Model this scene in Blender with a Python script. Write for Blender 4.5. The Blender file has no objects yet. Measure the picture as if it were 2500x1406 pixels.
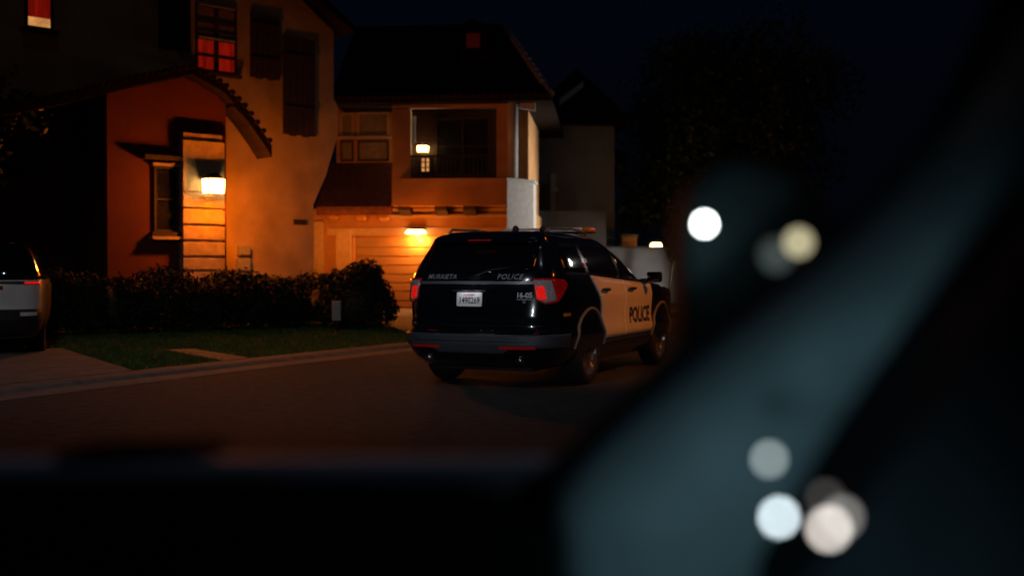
import bpy, bmesh, math, random
from mathutils import Vector
R = math.radians
random.seed(7)
sc = bpy.context.scene
COL = sc.collection
F, CX, CY, H, PIT = 2682.0, 1250.0, 703.0, 1.284, 0.0147

# ------------------------------------------------------------------ camera
cd = bpy.data.cameras.new('camera'); cam = bpy.data.objects.new('camera', cd); COL.objects.link(cam)
cam.location = (0, 0, H); cam.rotation_euler = (math.pi/2 - PIT, 0, R(-0.0))
cd.sensor_width = 36; cd.lens = F/2500*36; cd.clip_start = .05; cd.clip_end = 600
cd.dof.use_dof = True; cd.dof.focus_distance = 9.0; cd.dof.aperture_fstop = 1.45
sc.camera = cam

def ray(px, py):
    a, z = (px-CX)/F, -(py-CY)/F
    c, s = math.cos(PIT), math.sin(PIT)
    return Vector((a, c + s*z, -s + c*z))
def at(px, py, Y):
    d = ray(px, py); return Vector((0, 0, H)) + d*(Y/d.y)
def gnd(px, py, z=0.0):
    d = ray(px, py); return Vector((0, 0, H)) + d*((z-H)/d.z)

# ------------------------------------------------------------------ materials
def mat(name, col, rough=.6, metal=0, em=None, es=0, noise=0, nscale=8, bump=0, bscale=60, coat=0, spec=None, stretch=None):
    m = bpy.data.materials.new(name); m.use_nodes = True; nt = m.node_tree
    b = nt.nodes['Principled BSDF']
    b.inputs['Base Color'].default_value = (*col, 1); b.inputs['Roughness'].default_value = rough
    b.inputs['Metallic'].default_value = metal
    if coat: b.inputs['Coat Weight'].default_value = coat; b.inputs['Coat Roughness'].default_value = .03
    if spec is not None: b.inputs['Specular IOR Level'].default_value = spec
    if em: b.inputs['Emission Color'].default_value = (*em, 1); b.inputs['Emission Strength'].default_value = es
    tc = nt.nodes.new('ShaderNodeTexCoord'); mp = nt.nodes.new('ShaderNodeMapping')
    nt.links.new(tc.outputs['Object'], mp.inputs['Vector'])
    if stretch: mp.inputs['Scale'].default_value = stretch
    if noise:
        n = nt.nodes.new('ShaderNodeTexNoise'); n.inputs['Scale'].default_value = nscale; n.inputs['Detail'].default_value = 6
        r = nt.nodes.new('ShaderNodeValToRGB')
        r.color_ramp.elements[0].position = .3; r.color_ramp.elements[1].position = .7
        r.color_ramp.elements[0].color = (*[c*(1-noise) for c in col], 1)
        r.color_ramp.elements[1].color = (*[min(1, c*(1+noise)) for c in col], 1)
        nt.links.new(mp.outputs[0], n.inputs['Vector']); nt.links.new(n.outputs['Fac'], r.inputs['Fac'])
        nt.links.new(r.outputs['Color'], b.inputs['Base Color'])
        if em:
            r2_ = nt.nodes.new('ShaderNodeValToRGB'); r2_.color_ramp.elements[0].position = .3; r2_.color_ramp.elements[1].position = .75
            r2_.color_ramp.elements[0].color = (*[c*(1-noise*1.6) for c in em], 1); r2_.color_ramp.elements[1].color = (*em, 1)
            nt.links.new(n.outputs['Fac'], r2_.inputs['Fac']); nt.links.new(r2_.outputs['Color'], b.inputs['Emission Color'])
    if bump:
        n2 = nt.nodes.new('ShaderNodeTexNoise'); n2.inputs['Scale'].default_value = bscale; n2.inputs['Detail'].default_value = 4
        bp = nt.nodes.new('ShaderNodeBump'); bp.inputs['Strength'].default_value = bump; bp.inputs['Distance'].default_value = .02
        nt.links.new(mp.outputs[0], n2.inputs['Vector']); nt.links.new(n2.outputs['Fac'], bp.inputs['Height'])
        nt.links.new(bp.outputs[0], b.inputs['Normal'])
    return m
M = {}
M['asphalt'] = mat('asphalt', (.036, .041, .047), .85, noise=.45, nscale=7, bump=.9, bscale=140)
M['concrete'] = mat('concrete', (.16, .14, .12), .85, noise=.25, nscale=4, bump=.3)
M['kerb'] = mat('kerb_concrete', (.14, .125, .11), .85, noise=.3, nscale=5, bump=.3)
M['soil'] = mat('soil', (.03, .032, .012), .95, noise=.5, nscale=2, bump=.5)
M['grass'] = mat('grass_blade', (.045, .11, .010), .8, noise=.4, nscale=3)
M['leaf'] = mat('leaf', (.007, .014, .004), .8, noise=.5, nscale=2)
M['leaf2'] = mat('leaf_tree', (.03, .055, .016), .5, noise=.5, nscale=1)
M['bark'] = mat('bark', (.06, .045, .03), .9, noise=.4, nscale=9, bump=.6)
M['stucco'] = mat('stucco', (.46, .33, .15), .9, noise=.2, nscale=1.5, bump=.5, bscale=45)
M['stucco_red'] = mat('stucco_rust', (.15, .035, .014), .9, noise=.12, nscale=1.5, bump=.5, bscale=45)
M['stucco2'] = mat('stucco_cream', (.44, .23, .09), .9, noise=.2, nscale=1.5, bump=.4, bscale=45)
M['stucco3'] = mat('stucco_grey', (.22, .21, .20), .9, noise=.15, nscale=1.2, bump=.4, bscale=45)
M['white_wall'] = mat('white_stucco', (.46, .46, .46), .9, noise=.2, nscale=1.0, bump=.4, bscale=30)
M['roof'] = mat('roof_tile', (.014, .009, .008), .9, spec=.1, noise=.4, nscale=6, bump=.6, bscale=20)
M['roof2'] = mat('roof_tile_red', (.13, .045, .03), .8, noise=.35, nscale=7, bump=.8, bscale=14)
M['wood'] = mat('dark_wood', (.04, .022, .014), .7, noise=.3, nscale=12)
M['trim'] = mat('painted_trim', (.5, .36, .24), .6, noise=.1)
M['stone'] = mat('stone_block', (.46, .36, .24), .85, noise=.2, nscale=5, bump=.6, bscale=25)
M['door'] = mat('garage_door_paint', (.30, .16, .07), .5, noise=.1, nscale=3)
M['pane'] = mat('window_glass', (.02, .02, .02), .06, noise=.3, nscale=3, coat=.5)
M['blind'] = mat('window_blind', (.24, .18, .12), .6, noise=.2)
M['red_lit'] = mat('red_curtain_glow', (.2, .02, .01), .8, em=(.62, .014, .004), es=.42, noise=.5, nscale=2.0, stretch=(4, 4, .35))
M['dim_lit'] = mat('dim_red_glow', (.05, .01, .01), .8, em=(.1, .006, .004), es=.14)
M['warm_lit'] = mat('warm_window_glow', (.3, .2, .1), .8, em=(1, .42, .12), es=1.0, noise=.4, nscale=4)
M['lamp'] = mat('lantern_glass', (.8, .6, .3), .3, em=(1, .60, .2), es=12)
M['lamp_soft'] = mat('lantern_glass_dim', (.8, .6, .3), .3, em=(1, .55, .18), es=3)
M['metal_dark'] = mat('dark_metal', (.03, .03, .03), .4, metal=.8, noise=.2)
M['metal_grey'] = mat('grey_metal', (.32, .32, .33), .5, metal=0, noise=.15)
M['lightgrey'] = mat('light_plaster', (.45, .43, .40), .85, noise=.12, bump=.3)
# vehicle
M['paint'] = mat('black_paint', (.004, .005, .007), .16, coat=1, noise=.15, nscale=2)
M['white_paint'] = mat('white_paint', (.72, .72, .70), .32, coat=.9, noise=.04, nscale=2)
M['carglass'] = mat('tinted_glass', (.004, .004, .005), .05, coat=.6, noise=.1)
M['plastic'] = mat('grey_plastic', (.048, .055, .068), .5, noise=.15, nscale=20, bump=.15, bscale=300)
M['blackplastic'] = mat('black_plastic', (.012, .012, .013), .6, noise=.2, nscale=20)
M['chrome'] = mat('chrome', (.7, .7, .72), .18, metal=1, noise=.05)
M['satin'] = mat('satin_trim', (.22, .23, .25), .35, metal=.6, noise=.1)
M['red_lens'] = mat('red_lens', (.35, .006, .008), .15, coat=1, em=(.5, .005, .004), es=.10, noise=.25, nscale=30)
M['red_on'] = mat('red_lens_lit', (.5, .01, .01), .15, coat=1, em=(1, .012, .008), es=.7, noise=.25, nscale=40)
M['clear_lens'] = mat('clear_lens', (.42, .36, .36), .2, coat=1, noise=.35, nscale=60)
M['rubber'] = mat('tyre_rubber', (.006, .006, .006), .8, noise=.2, nscale=20, bump=.3)
M['rim'] = mat('wheel_steel', (.5, .5, .5), .2, metal=.9, noise=.2)
M['plate'] = mat('plate_white', (.8, .8, .8), .4, noise=.03, nscale=40)
M['ink'] = mat('ink_dark', (.02, .02, .04), .5, noise=.1)
M['inkred'] = mat('ink_red', (.6, .03, .03), .5, noise=.1)
M['letter_grey'] = mat('letter_reflective_grey', (.28, .28, .30), .4, noise=.15, nscale=30)
M['letter_white'] = mat('letter_white', (.6, .6, .62), .4, noise=.1)
M['amber'] = mat('amber_lens', (.7, .2, .02), .2, coat=1, noise=.2, nscale=30)
M['lightbar'] = mat('lightbar_lens', (.85, .85, .85), .2, coat=1, noise=.15, nscale=20)
# cabin
M['cabin_black'] = mat('cabin_black', (.004, .004, .005), .9, spec=.05, noise=.3, nscale=10)
M['cabin_trim'] = mat('cabin_trim', (.15, .185, .20), .9, spec=.05, noise=.35, nscale=6)
M['cabin_door'] = mat('cabin_door_panel', (.016, .022, .027), .9, spec=.05, noise=.3, nscale=10)

# ------------------------------------------------------------------ mesh builder
class MB:
    def __init__(s): s.v = []; s.f = []
    def add(s, vs, fs):
        o = len(s.v); s.v += [tuple(v) for v in vs]; s.f += [tuple(i+o for i in f) for f in fs]; return s
    def box(s, a, b, T=None):
        (x0, y0, z0), (x1, y1, z1) = a, b
        vs = [(x, y, z) for x in (x0, x1) for y in (y0, y1) for z in (z0, z1)]
        if T: vs = [T(*v) for v in vs]
        return s.add(vs, [(0, 1, 3, 2), (4, 6, 7, 5), (0, 4, 5, 1), (2, 3, 7, 6), (0, 2, 6, 4), (1, 5, 7, 3)])
    def prism(s, pts, a, b, T):      # polygon pts (p,q) extruded between a and b; T(p,q,r)
        n = len(pts)
        vs = [T(p, q, a) for p, q in pts] + [T(p, q, b) for p, q in pts]
        return s.add(vs, [tuple(range(n)), tuple(range(2*n-1, n-1, -1))] + [(i, i+n, (i+1) % n+n, (i+1) % n) for i in range(n)])
    def tube(s, path, rad, n=10, cap=True):
        path = [Vector(p) for p in path]; k = len(path)
        rr = rad if isinstance(rad, (list, tuple)) else [rad]*k
        vs = []
        for i, p in enumerate(path):
            d = (path[min(i+1, k-1)] - path[max(i-1, 0)]).normalized()
            u = d.cross(Vector((0, 0, 1)) if abs(d.z) < .9 else Vector((1, 0, 0))).normalized(); w = d.cross(u)
            for j in range(n):
                t = 2*math.pi*j/n; vs.append(p + (u*math.cos(t)+w*math.sin(t))*rr[i])
        fs = [(i*n+j, i*n+(j+1) % n, (i+1)*n+(j+1) % n, (i+1)*n+j) for i in range(k-1) for j in range(n)]
        if cap: fs += [tuple(range(n)), tuple(range(k*n-1, (k-1)*n-1, -1))]
        return s.add(vs, fs)
    def lathe(s, prof, T, n=32):     # prof (r, h) -> T(rcos, rsin, h)
        k = len(prof)
        vs = [T(r*math.cos(2*math.pi*j/n), r*math.sin(2*math.pi*j/n), h) for r, h in prof for j in range(n)]
        return s.add(vs, [(i*n+j, i*n+(j+1) % n, (i+1)*n+(j+1) % n, (i+1)*n+j) for i in range(k-1) for j in range(n)])
    def ball(s, c, r, n=10):
        c = Vector(c); rx, ry, rz = r if isinstance(r, (tuple, list)) else (r, r, r)
        vs = []
        for i in range(n+1):
            t = math.pi*i/n
            for j in range(2*n):
                p = math.pi*j/n
                vs.append(c+Vector((rx*math.sin(t)*math.cos(p), ry*math.sin(t)*math.sin(p), rz*math.cos(t))))
        m = 2*n
        return s.add(vs, [(i*m+j, (i+1)*m+j, (i+1)*m+(j+1) % m, i*m+(j+1) % m) for i in range(n) for j in range(m)])
    def build(s, name, m, parent=None, smooth=False, fix=True, bev=0):
        me = bpy.data.meshes.new(name); me.from_pydata(s.v, [], s.f)
        if fix:
            bm = bmesh.new(); bm.from_mesh(me)
            bmesh.ops.remove_doubles(bm, verts=bm.verts, dist=1e-5)
            bmesh.ops.recalc_face_normals(bm, faces=bm.faces); bm.to_mesh(me); bm.free()
        me.materials.append(m)
        if smooth: me.polygons.foreach_set('use_smooth', [True]*len(me.polygons))
        o = bpy.data.objects.new(name, me); COL.objects.link(o)
        if parent: o.parent = parent
        if bev:
            b = o.modifiers.new('bevel', 'BEVEL'); b.width = bev; b.segments = 2; b.limit_method = 'ANGLE'
        return o
def tag(o, label=None, cat=None, group=None, kind=None):
    if label: o['label'] = label
    if cat: o['category'] = cat
    if group: o['group'] = group
    if kind: o['kind'] = kind
    return o
def empty(name, loc=(0, 0, 0), rz=0):
    o = bpy.data.objects.new(name, None); COL.objects.link(o); o.location = loc; o.rotation_euler = (0, 0, rz)
    o.empty_display_size = .2
    return o
def light(name, kind, loc, energy, col, radius=.05, aim=None, cone=None, blend=.5, parent=None):
    l = bpy.data.lights.new(name, kind); l.energy = energy; l.color = col; l.shadow_soft_size = radius
    o = bpy.data.objects.new(name, l); COL.objects.link(o); o.location = loc
    if aim is not None:
        o.rotation_euler = (Vector(aim)-Vector(loc)).to_track_quat('-Z', 'Y').to_euler()
    if kind == 'SPOT': l.spot_size = R(cone); l.spot_blend = blend
    return o

# ------------------------------------------------------------------ world
w = bpy.data.worlds.new('World'); sc.world = w; w.use_nodes = True
nt = w.node_tree; bg = nt.nodes['Background']
tc = nt.nodes.new('ShaderNodeTexCoord'); sx = nt.nodes.new('ShaderNodeSeparateXYZ'); rp = nt.nodes.new('ShaderNodeValToRGB')
nt.links.new(tc.outputs['Generated'], sx.inputs[0]); nt.links.new(sx.outputs['Z'], rp.inputs['Fac']); nt.links.new(rp.outputs[0], bg.inputs['Color'])
rp.color_ramp.elements[0].color = (.0007, .0010, .0022, 1); rp.color_ramp.elements[1].color = (.0008, .0016, .0045, 1)
rp.color_ramp.elements[1].position = .4
bg.inputs['Strength'].default_value = 1.0

# ------------------------------------------------------------------ ground
def kerb_pt(s):                       # kerb line: gently curving street, s in metres along it
    a0 = R(25.5); k = R(.42)          # heading from +Y, curvature per metre
    x, y = -5.35, 11.35
    n = 40; ds = s/n
    for i in range(n):
        h = a0 + k*(i+.5)*ds
        x += math.sin(h)*ds; y += math.cos(h)*ds
    h = a0+k*s
    return Vector((x, y, 0)), Vector((-math.cos(h), math.sin(h), 0))    # point, normal away from the road
def hz(t): return .062 + .022*max(0, min(t, 12))
def ribbon(ts, S, zf, name, m, **k):
    b = MB(); vs = []
    for s in S:
        p, n = kerb_pt(s)
        for t in ts:
            q = p+n*t; vs.append((q.x, q.y, zf(t)))
    c = len(ts)
    b.add(vs, [(i*c+j, i*c+j+1, (i+1)*c+j+1, (i+1)*c+j) for i in range(len(S)-1) for j in range(c-1)])
    return b.build(name, m, fix=False, **k)
S = [-22+i*1.5 for i in range(60)]
g = MB().add([(-300, -200, -.25), (300, -200, -.25), (300, 400, -.25), (-300, 400, -.25)], [(0, 1, 2, 3)]).build('ground', M['soil'], fix=False); tag(g, kind='structure')
tag(ribbon([0, -3, -6, -10.5], S, lambda t: 0.0, 'road', M['asphalt']), kind='structure')
tag(ribbon([-10.5, -10.52, -10.8, -25], S, lambda t: 0.0 if t > -10.51 else .13, 'far_verge', M['soil']), kind='structure')
kb = MB()
for i in range(len(S)-1):
    (p0, n0), (p1, n1) = kerb_pt(S[i]), kerb_pt(S[i+1])
    prof = [(-.45, .004), (-.43, .010), (-.10, .012), (-.04, .022), (0, .045), (.05, .062), (.12, .068), (.34, .070), (.36, .05), (.36, -.05), (-.45, -.05)]
    n = len(prof)
    vs = [(*(p0+n0*t).xy, z) for t, z in prof]+[(*(p1+n1*t).xy, z) for t, z in prof]
    kb.add(vs, [(j, j+n, (j+1) % n+n, (j+1) % n) for j in range(n-2)])
tag(kb.build('kerb', M['kerb'], fix=True), kind='structure')
tag(ribbon([.35, 2, 4, 6, 8, 12, 40], S, lambda t: hz(t)-.01, 'lawn', M['soil']), kind='structure')

def st(px, py):                       # (s,t) of the ground point seen at a pixel
    best = None
    p = gnd(px, py, .08)
    for i in range(-220, 700):
        s = i*.1; q, n = kerb_pt(s); d = (q.xy-p.xy).length
        if best is None or d < best[0]: best = (d, s, (p-q).dot(n))
    t = best[2]
    for it in range(4):
        p = gnd(px, py, hz(t))
        q, n = kerb_pt(best[1]); t = (p-q).dot(n); tan = Vector((n.y, -n.x, 0)); best = (0, best[1]+(p-q).dot(tan), t)
    return best[1], t
def pave(name, quad, zoff, m):        # quad of (s,t) corners, bilinear
    b = MB(); n = 10; vs = []
    for i in range(n+1):
        for j in range(n+1):
            u, v = i/n, j/n
            s = (quad[0][0]*(1-u)+quad[1][0]*u)*(1-v)+(quad[3][0]*(1-u)+quad[2][0]*u)*v
            t = max(.352, (quad[0][1]*(1-u)+quad[1][1]*u)*(1-v)+(quad[3][1]*(1-u)+quad[2][1]*u)*v)
            p, nn = kerb_pt(s); q = p+nn*t; vs.append((q.x, q.y, hz(t)+zoff))
    c = n+1
    b.add(vs, [(i*c+j, i*c+j+1, (i+1)*c+j+1, (i+1)*c+j) for i in range(n) for j in range(n)])
    return tag(b.build(name, m, fix=False), kind='structure')
pave('driveway', [(-6.5, .2), st(330, 905), st(150, 850), (-6.5, 5.5)], .004, M['concrete'])
pave('path', [st(600, 890), st(690, 884), st(470, 852), st(400, 854)], .006, M['concrete'])
pave('driveway', [st(1040, 830), st(1350, 805), st(1262, 755), st(870, 755)], .008, M['concrete'])
far_walk = pave('sidewalk', [(14.0, 1.6), (45, 1.6), (45, 2.6), (14.0, 2.6)], .012, M['concrete'])

# grass blades on the lawn (beyond counting)
gb = MB()
def in_q(s, t, q):
    c = False; n = len(q)
    for i in range(n):
        (x1, y1), (x2, y2) = q[i], q[(i+1) % n]
        if (y1 > t) != (y2 > t) and s < (x2-x1)*(t-y1)/(y2-y1)+x1: c = not c
    return c
PATH = [st(600, 890), st(690, 884), st(470, 852), st(400, 854)]
DRV = [(-6.5, .2), st(330, 905), st(150, 850), (-6.5, 5.5)]
DRV2 = [st(1040, 830), st(1350, 805), st(1262, 755), st(870, 755)]
cnt = 0
while cnt < 42000:
    s = random.uniform(-4, 12) if random.random() < .85 else random.uniform(13, 34); t = random.uniform(.38, 6.0 if s < 12 else 1.6)
    if in_q(s, t, PATH) or in_q(s, t, DRV) or in_q(s, t, DRV2): continue
    cnt += 1
    p, n = kerb_pt(s); q = p+n*t; z = hz(t)-.012; a = random.uniform(0, 6.28); h = random.uniform(.03, .075); wd = random.uniform(.006, .014)
    dx, dy = math.cos(a)*wd, math.sin(a)*wd; lx, ly = random.uniform(-.03, .03), random.uniform(-.03, .03)
    gb.add([(q.x-dx, q.y-dy, z), (q.x+dx, q.y+dy, z), (q.x+lx, q.y+ly, z+h)], [(0, 1, 2)])
tag(gb.build('grass', M['grass'], fix=False), 'short dark green lawn grass between the kerb and the hedge', 'grass', kind='stuff')

# ------------------------------------------------------------------ plants
def leaves(b, n, sampler, size):
    for _ in range(n):
        p = sampler()
        if p is None: continue
        p = Vector(p); d = Vector([random.gauss(0, 1) for _ in range(3)]).normalized(); e = d.cross(Vector([random.gauss(0, 1) for _ in range(3)])).normalized()
        L = size*random.uniform(.6, 1.4); W = L*.45
        b.add([p-d*L, p+e*W, p+d*L, p-e*W], [(0, 1, 2, 3)])
def on_ell(c, r, fill=.35):
    d = Vector([random.gauss(0, 1) for _ in range(3)]).normalized()
    k = random.uniform(1-fill, 1.04)
    return (c[0]+d.x*r[0]*k, c[1]+d.y*r[1]*k, c[2]+d.z*r[2]*k)
def tree(root, hgt, rad, nlumps, nleaf, lsize, label, cat='tree', trunk_r=.16, z0=.35, lean=(0, 0), squash=.85):
    r = empty('tree', root); tag(r, label, cat)
    tb = MB(); top = Vector((lean[0], lean[1], hgt*.72))
    tb.tube([(0, 0, -.1), (lean[0]*.2, lean[1]*.2, hgt*.25), (lean[0]*.6, lean[1]*.6, hgt*.5), top], [trunk_r*1.25, trunk_r, trunk_r*.7, trunk_r*.25])
    cb = MB(); lumps = []
    for i in range(nlumps):
        a = random.uniform(0, 6.28); rr = rad*math.sqrt(random.random())*.8
        zz = hgt*(z0+(1-z0)*random.uniform(.1, .95)); f = 1-abs((zz/hgt-(z0+1)/2)/((1-z0)/2))**2*.65
        c = Vector((lean[0]+rr*f*math.cos(a), lean[1]+rr*f*math.sin(a), zz)); lr = rad*random.uniform(.22, .4)
        lumps.append((c, lr))
        st0 = Vector((lean[0]*.5, lean[1]*.5, hgt*random.uniform(.3, .5)))
        tb.tube([st0, st0.lerp(c, .5)+Vector((0, 0, .2)), c], [trunk_r*.4, trunk_r*.2, trunk_r*.06], 6)
    tb.build('trunk', M['bark'], r, smooth=True)
    for c, lr in lumps:
        leaves(cb, nleaf//nlumps, lambda: on_ell(c, (lr, lr, lr*squash), .55), lsize)
    cb.build('crown', M['leaf2'], r, fix=False)
    return r

def hedge(name, pts, wd, label, cat, zt, n=9000, size=.05, group=None):
    b = MB()
    segs = [(Vector(pts[i]), Vector(pts[i+1])) for i in range(len(pts)-1)]
    L = [(q-p).length for p, q in segs]
    # twiggy dark core so nothing shows through
    core = MB()
    for p, q in segs:
        d = (q-p).normalized(); nn = Vector((-d.y, d.x, 0))
        k = max(2, int((q-p).length/.35))
        for i in range(k+1):
            c = p.lerp(q, i/k)
            core.ball(c+Vector((random.uniform(-.05, .05), random.uniform(-.05, .05), zt*.46)), (.36, wd*.42, zt*.44), 6)
    def samp():
        r = random.uniform(0, sum(L)); i = 0
        while r > L[i] and i < len(L)-1: r -= L[i]; i += 1
        p, q = segs[i]; c = p.lerp(q, r/L[i]); d = (q-p).normalized(); nn = Vector((-d.y, d.x, 0))
        a = random.uniform(-.3, math.pi+.3); bump = 1+.11*math.sin(c.x*3.1+c.y*2.3)+.08*math.sin(c.x*7.7+1)+random.uniform(-.02, .10)*(random.random() < .25)
        k = random.uniform(.82, 1.06)*bump
        sx_ = max(-1, min(1, math.cos(a)*1.25)); sz_ = max(0, min(1, .5+math.sin(a)*.62))
        if random.random() < .5: sx_ = math.copysign(1, sx_); sz_ = random.uniform(0, 1)
        return c + nn*(sx_*wd/2*k) + Vector((0, 0, max(.02, zt*sz_*k)))
    leaves(b, n, samp, size)
    r = empty(name, (0, 0, 0)); tag(r, label, cat, group)
    core.build('branches', M['bark'], r, smooth=True); b.build('foliage', M['leaf'], r, fix=False)
    return r
def P3(px, Y, z=.22): v = at(px, 700, Y); return (v.x, v.y, z)
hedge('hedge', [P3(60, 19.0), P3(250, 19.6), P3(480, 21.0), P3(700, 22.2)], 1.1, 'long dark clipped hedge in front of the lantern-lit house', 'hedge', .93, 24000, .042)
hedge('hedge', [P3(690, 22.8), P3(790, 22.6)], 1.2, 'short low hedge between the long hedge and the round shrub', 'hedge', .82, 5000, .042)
sh = empty('shrub', P3(868, 22.0, .2)); tag(sh, 'round leafy shrub at the edge of the lit garage driveway', 'shrub')
b = MB(); [b.ball((random.uniform(-.3, .3), random.uniform(-.2, .2), .45+random.uniform(-.1, .1)), (.34, .34, .42), 6) for _ in range(5)]; b.build('branches', M['bark'], sh, smooth=True)
b = MB(); leaves(b, 4500, lambda: on_ell((0, 0, .50), (.66, .66, .60), .3), .04); [leaves(b, 1100, lambda c_=c_: on_ell(c_, (.34, .34, .34), .5), .045) for c_ in ((-.38, -.1, .80), (.42, 0, .62), (.05, -.2, .93), (-.5, .1, .40), (.55, -.1, .33), (.22, .1, 1.0))]; b.build('foliage', M['leaf'], sh, fix=False)

# big dark street tree behind the police car, others
tree(tuple(at(1810, 700, 44).xy)+(.3,), 10.2, 5.6, 52, 17000, .13, 'large dark leafy tree standing behind the white wall', trunk_r=.24, z0=.3)
tree(tuple(at(1640, 700, 46).xy)+(.3,), 8.0, 3.3, 22, 6000, .14, 'smaller dark tree farther off beside the grey house', trunk_r=.17, z0=.2)
tree(tuple(at(-80, 700, 21).xy)+(.3,), 6.5, 1.7, 18, 5000, .09, 'dark tree at the left edge beside the lit upstairs window', trunk_r=.13, z0=.35)
sp = empty('sapling', tuple(at(1632, 700, 37.5).xy)+(.3,)); tag(sp, 'thin leaning sapling in front of the white wall', 'sapling')
MB().tube([(0, 0, 0), (.1, 0, .8), (.32, 0, 2.1)], [.05, .04, .02], 8).build('trunk', M['bark'], sp, smooth=True)
b = MB(); leaves(b, 700, lambda: on_ell((.3, 0, 1.7), (.45, .4, .5), .7), .07); b.build('crown', M['leaf2'], sp, fix=False)

# ------------------------------------------------------------------ houses
class Fr:
    def __init__(s, px, Y, ang):
        p = at(px, 700, Y); s.o = Vector((p.x, p.y, 0)); s.e = Vector((math.cos(R(ang)), math.sin(R(ang)), 0)); s.n = Vector((s.e.y, -s.e.x, 0))
    def uz(s, px, py, w=0):
        d = ray(px, py); c = Vector((0, 0, H)); k = ((s.o+s.n*w-c).dot(s.n))/d.dot(s.n); p = c+d*k
        return (p-s.o).dot(s.e), p.z
    def T(s, u, w, z): return s.o+s.e*u+s.n*w+Vector((0, 0, z))
    def box(s, b, px0, py0, px1, py1, w0, w1, ref=None):   # rectangle given by its picture corners on plane w1
        r = w1 if ref is None else ref
        u0, za = s.uz(px0, py0, r); u1, zb = s.uz(px1, py1, r)
        return b.box((u0, w0, zb), (u1, w1, za), lambda x, y, z: s.T(x, y, z))
    def rect(s, px0, pyc0, px1, pyc1, w):                  # u0,u1 and z from left edge heights
        u0, z1 = s.uz(px0, pyc0, w); _, z0 = s.uz(px0, pyc1, w); u1, _ = s.uz(px1, pyc0, w); return u0, u1, z0, z1
    def bx(s, b, u0, u1, z0, z1, w0, w1): return b.box((u0, w0, z0), (u1, w1, z1), lambda x, y, z: s.T(x, y, z))
def window(f, parent, u0, u1, z0, z1, w, cols=2, rows=2, pane=None, frm='trim', sill=True, split=None, mt_=.02):
    fm = MB(); t = .05
    f.bx(fm, u0, u1, z1-t, z1, w-.04, w+.05); f.bx(fm, u0, u1, z0, z0+t, w-.04, w+.05)
    f.bx(fm, u0, u0+t, z0+t, z1-t, w-.04, w+.045); f.bx(fm, u1-t, u1, z0+t, z1-t, w-.04, w+.045)
    for i in range(1, cols): c = u0+(u1-u0)*i/cols; f.bx(fm, c-mt_, c+mt_, z0+t, z1-t, w-.03, w+.035)
    for j in range(1, rows): c = z0+(z1-z0)*j/rows; f.bx(fm, u0+t, u1-t, c-mt_*.7, c+mt_*.7, w-.03, w+.030)
    if sill: f.bx(fm, u0-.08, u1+.08, z0-.08, z0-.002, w-.04, w+.14)
    o = fm.build('window', M[frm], parent)
    if split:
        for a, c, mt in split:
            q = MB(); f.bx(q, u0+.03, u1-.03, z0+(z1-z0)*a+.002, z0+(z1-z0)*c-.002, w-.02, w+.004); q.build('pane', M[mt], o)
    else:
        q = MB(); f.bx(q, u0+.03, u1-.03, z0+.03, z1-.03, w-.02, w+.004); q.build('pane', M[pane or 'pane'], o)
    return o
def lantern(name, pos, f, hw_, hh, label, mat_='lamp', arm=.18):
    r = empty(name, pos); tag(r, label, 'lamp')
    gl = MB(); T = lambda x, y, z: f.e*x+f.n*y+Vector((0, 0, z))
    gl.prism([(-hw_*.85, -hh), (hw_*.85, -hh), (hw_, hh*.75), (-hw_, hh*.75)], -hw_*.8, hw_*.8, lambda p, q, a: T(p, a, q))
    gl.build('glass', M[mat_], r)
    for sx_ in (-1, 1):
        for sy_ in (-1, 1): MB().box((sx_*hw_*1.0-.010, sy_*hw_*.84-.010, -hh), (sx_*hw_*1.0+.010, sy_*hw_*.84+.010, hh*.77), T).build('frame_bar', M['metal_dark'], r)
    fr = MB(); fr.box((-hw_*1.12, -hw_*1.0, hh*.78), (hw_*1.12, hw_*1.0, hh*.92), T)
    fr.prism([(-hw_, hh*.93), (hw_, hh*.93), (hw_*.2, hh*1.5), (-hw_*.2, hh*1.5)], -hw_*.7, hw_*.7, lambda p, q, a: T(p, a*.6, q))
    fr.build('cap', M['metal_dark'], r)
    MB().box((-hw_*.9, -hw_*.85, -hh*1.12), (hw_*.9, hw_*.85, -hh*1.02), T).build('base', M['metal_dark'], r)
    MB().box((-.03, -arm-.02, hh*1.0), (.03, 0, hh*1.12), T).box((-.06, -arm-.03, hh*.6), (.06, -arm-.001, hh*1.4), T).build('bracket', M['metal_dark'], r)
    return r

# ---- house with the lantern (facade recedes to the right)
f1 = Fr(825, 26.5, 42)
h1 = empty('house', f1.T(-4, 0, 0)); tag(h1, 'two-storey stucco house with flared gable, glowing wall lantern and red-lit upstairs windows', 'house')
h1.location = (0, 0, 0)
uR, _ = f1.uz(825, 300); uL = f1.uz(765, 560)[0]; uX = f1.uz(-200, 400)[0]
pts = [(uX, 0), (uL, 0), (uL, f1.uz(765, 500)[1]), (f1.uz(795, 430)[0], f1.uz(795, 430)[1]), (uR, f1.uz(825, 330)[1]), (uR, f1.uz(825, 262)[1]), (uR-.12, f1.uz(815, 240)[1]), (uR-.12, f1.uz(812, 78)[1]), (uR-1.3, f1.uz(700, -30)[1]), (uX, f1.uz(700, -30)[1]+.8)]
MB().prism([(p, q) for p, q in pts], -7.5, 0, lambda p, q, a: f1.T(p, a, q)).build('wall', M['stucco'], h1)
# main roof: eave overhanging the wall top
zt = f1.uz(812, 78)[1]; rf = MB()
rf.prism([(uX-1, zt+3.2), (uR-1.55, zt+1.05), (uR+.25, zt-.02), (uR+.25, zt+.16), (uR-1.5, zt+1.3), (uX-1, zt+3.5)], -8, .35, lambda p, q, a: f1.T(p, a, q))
rf.build('roof', M['roof'], h1)
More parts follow.
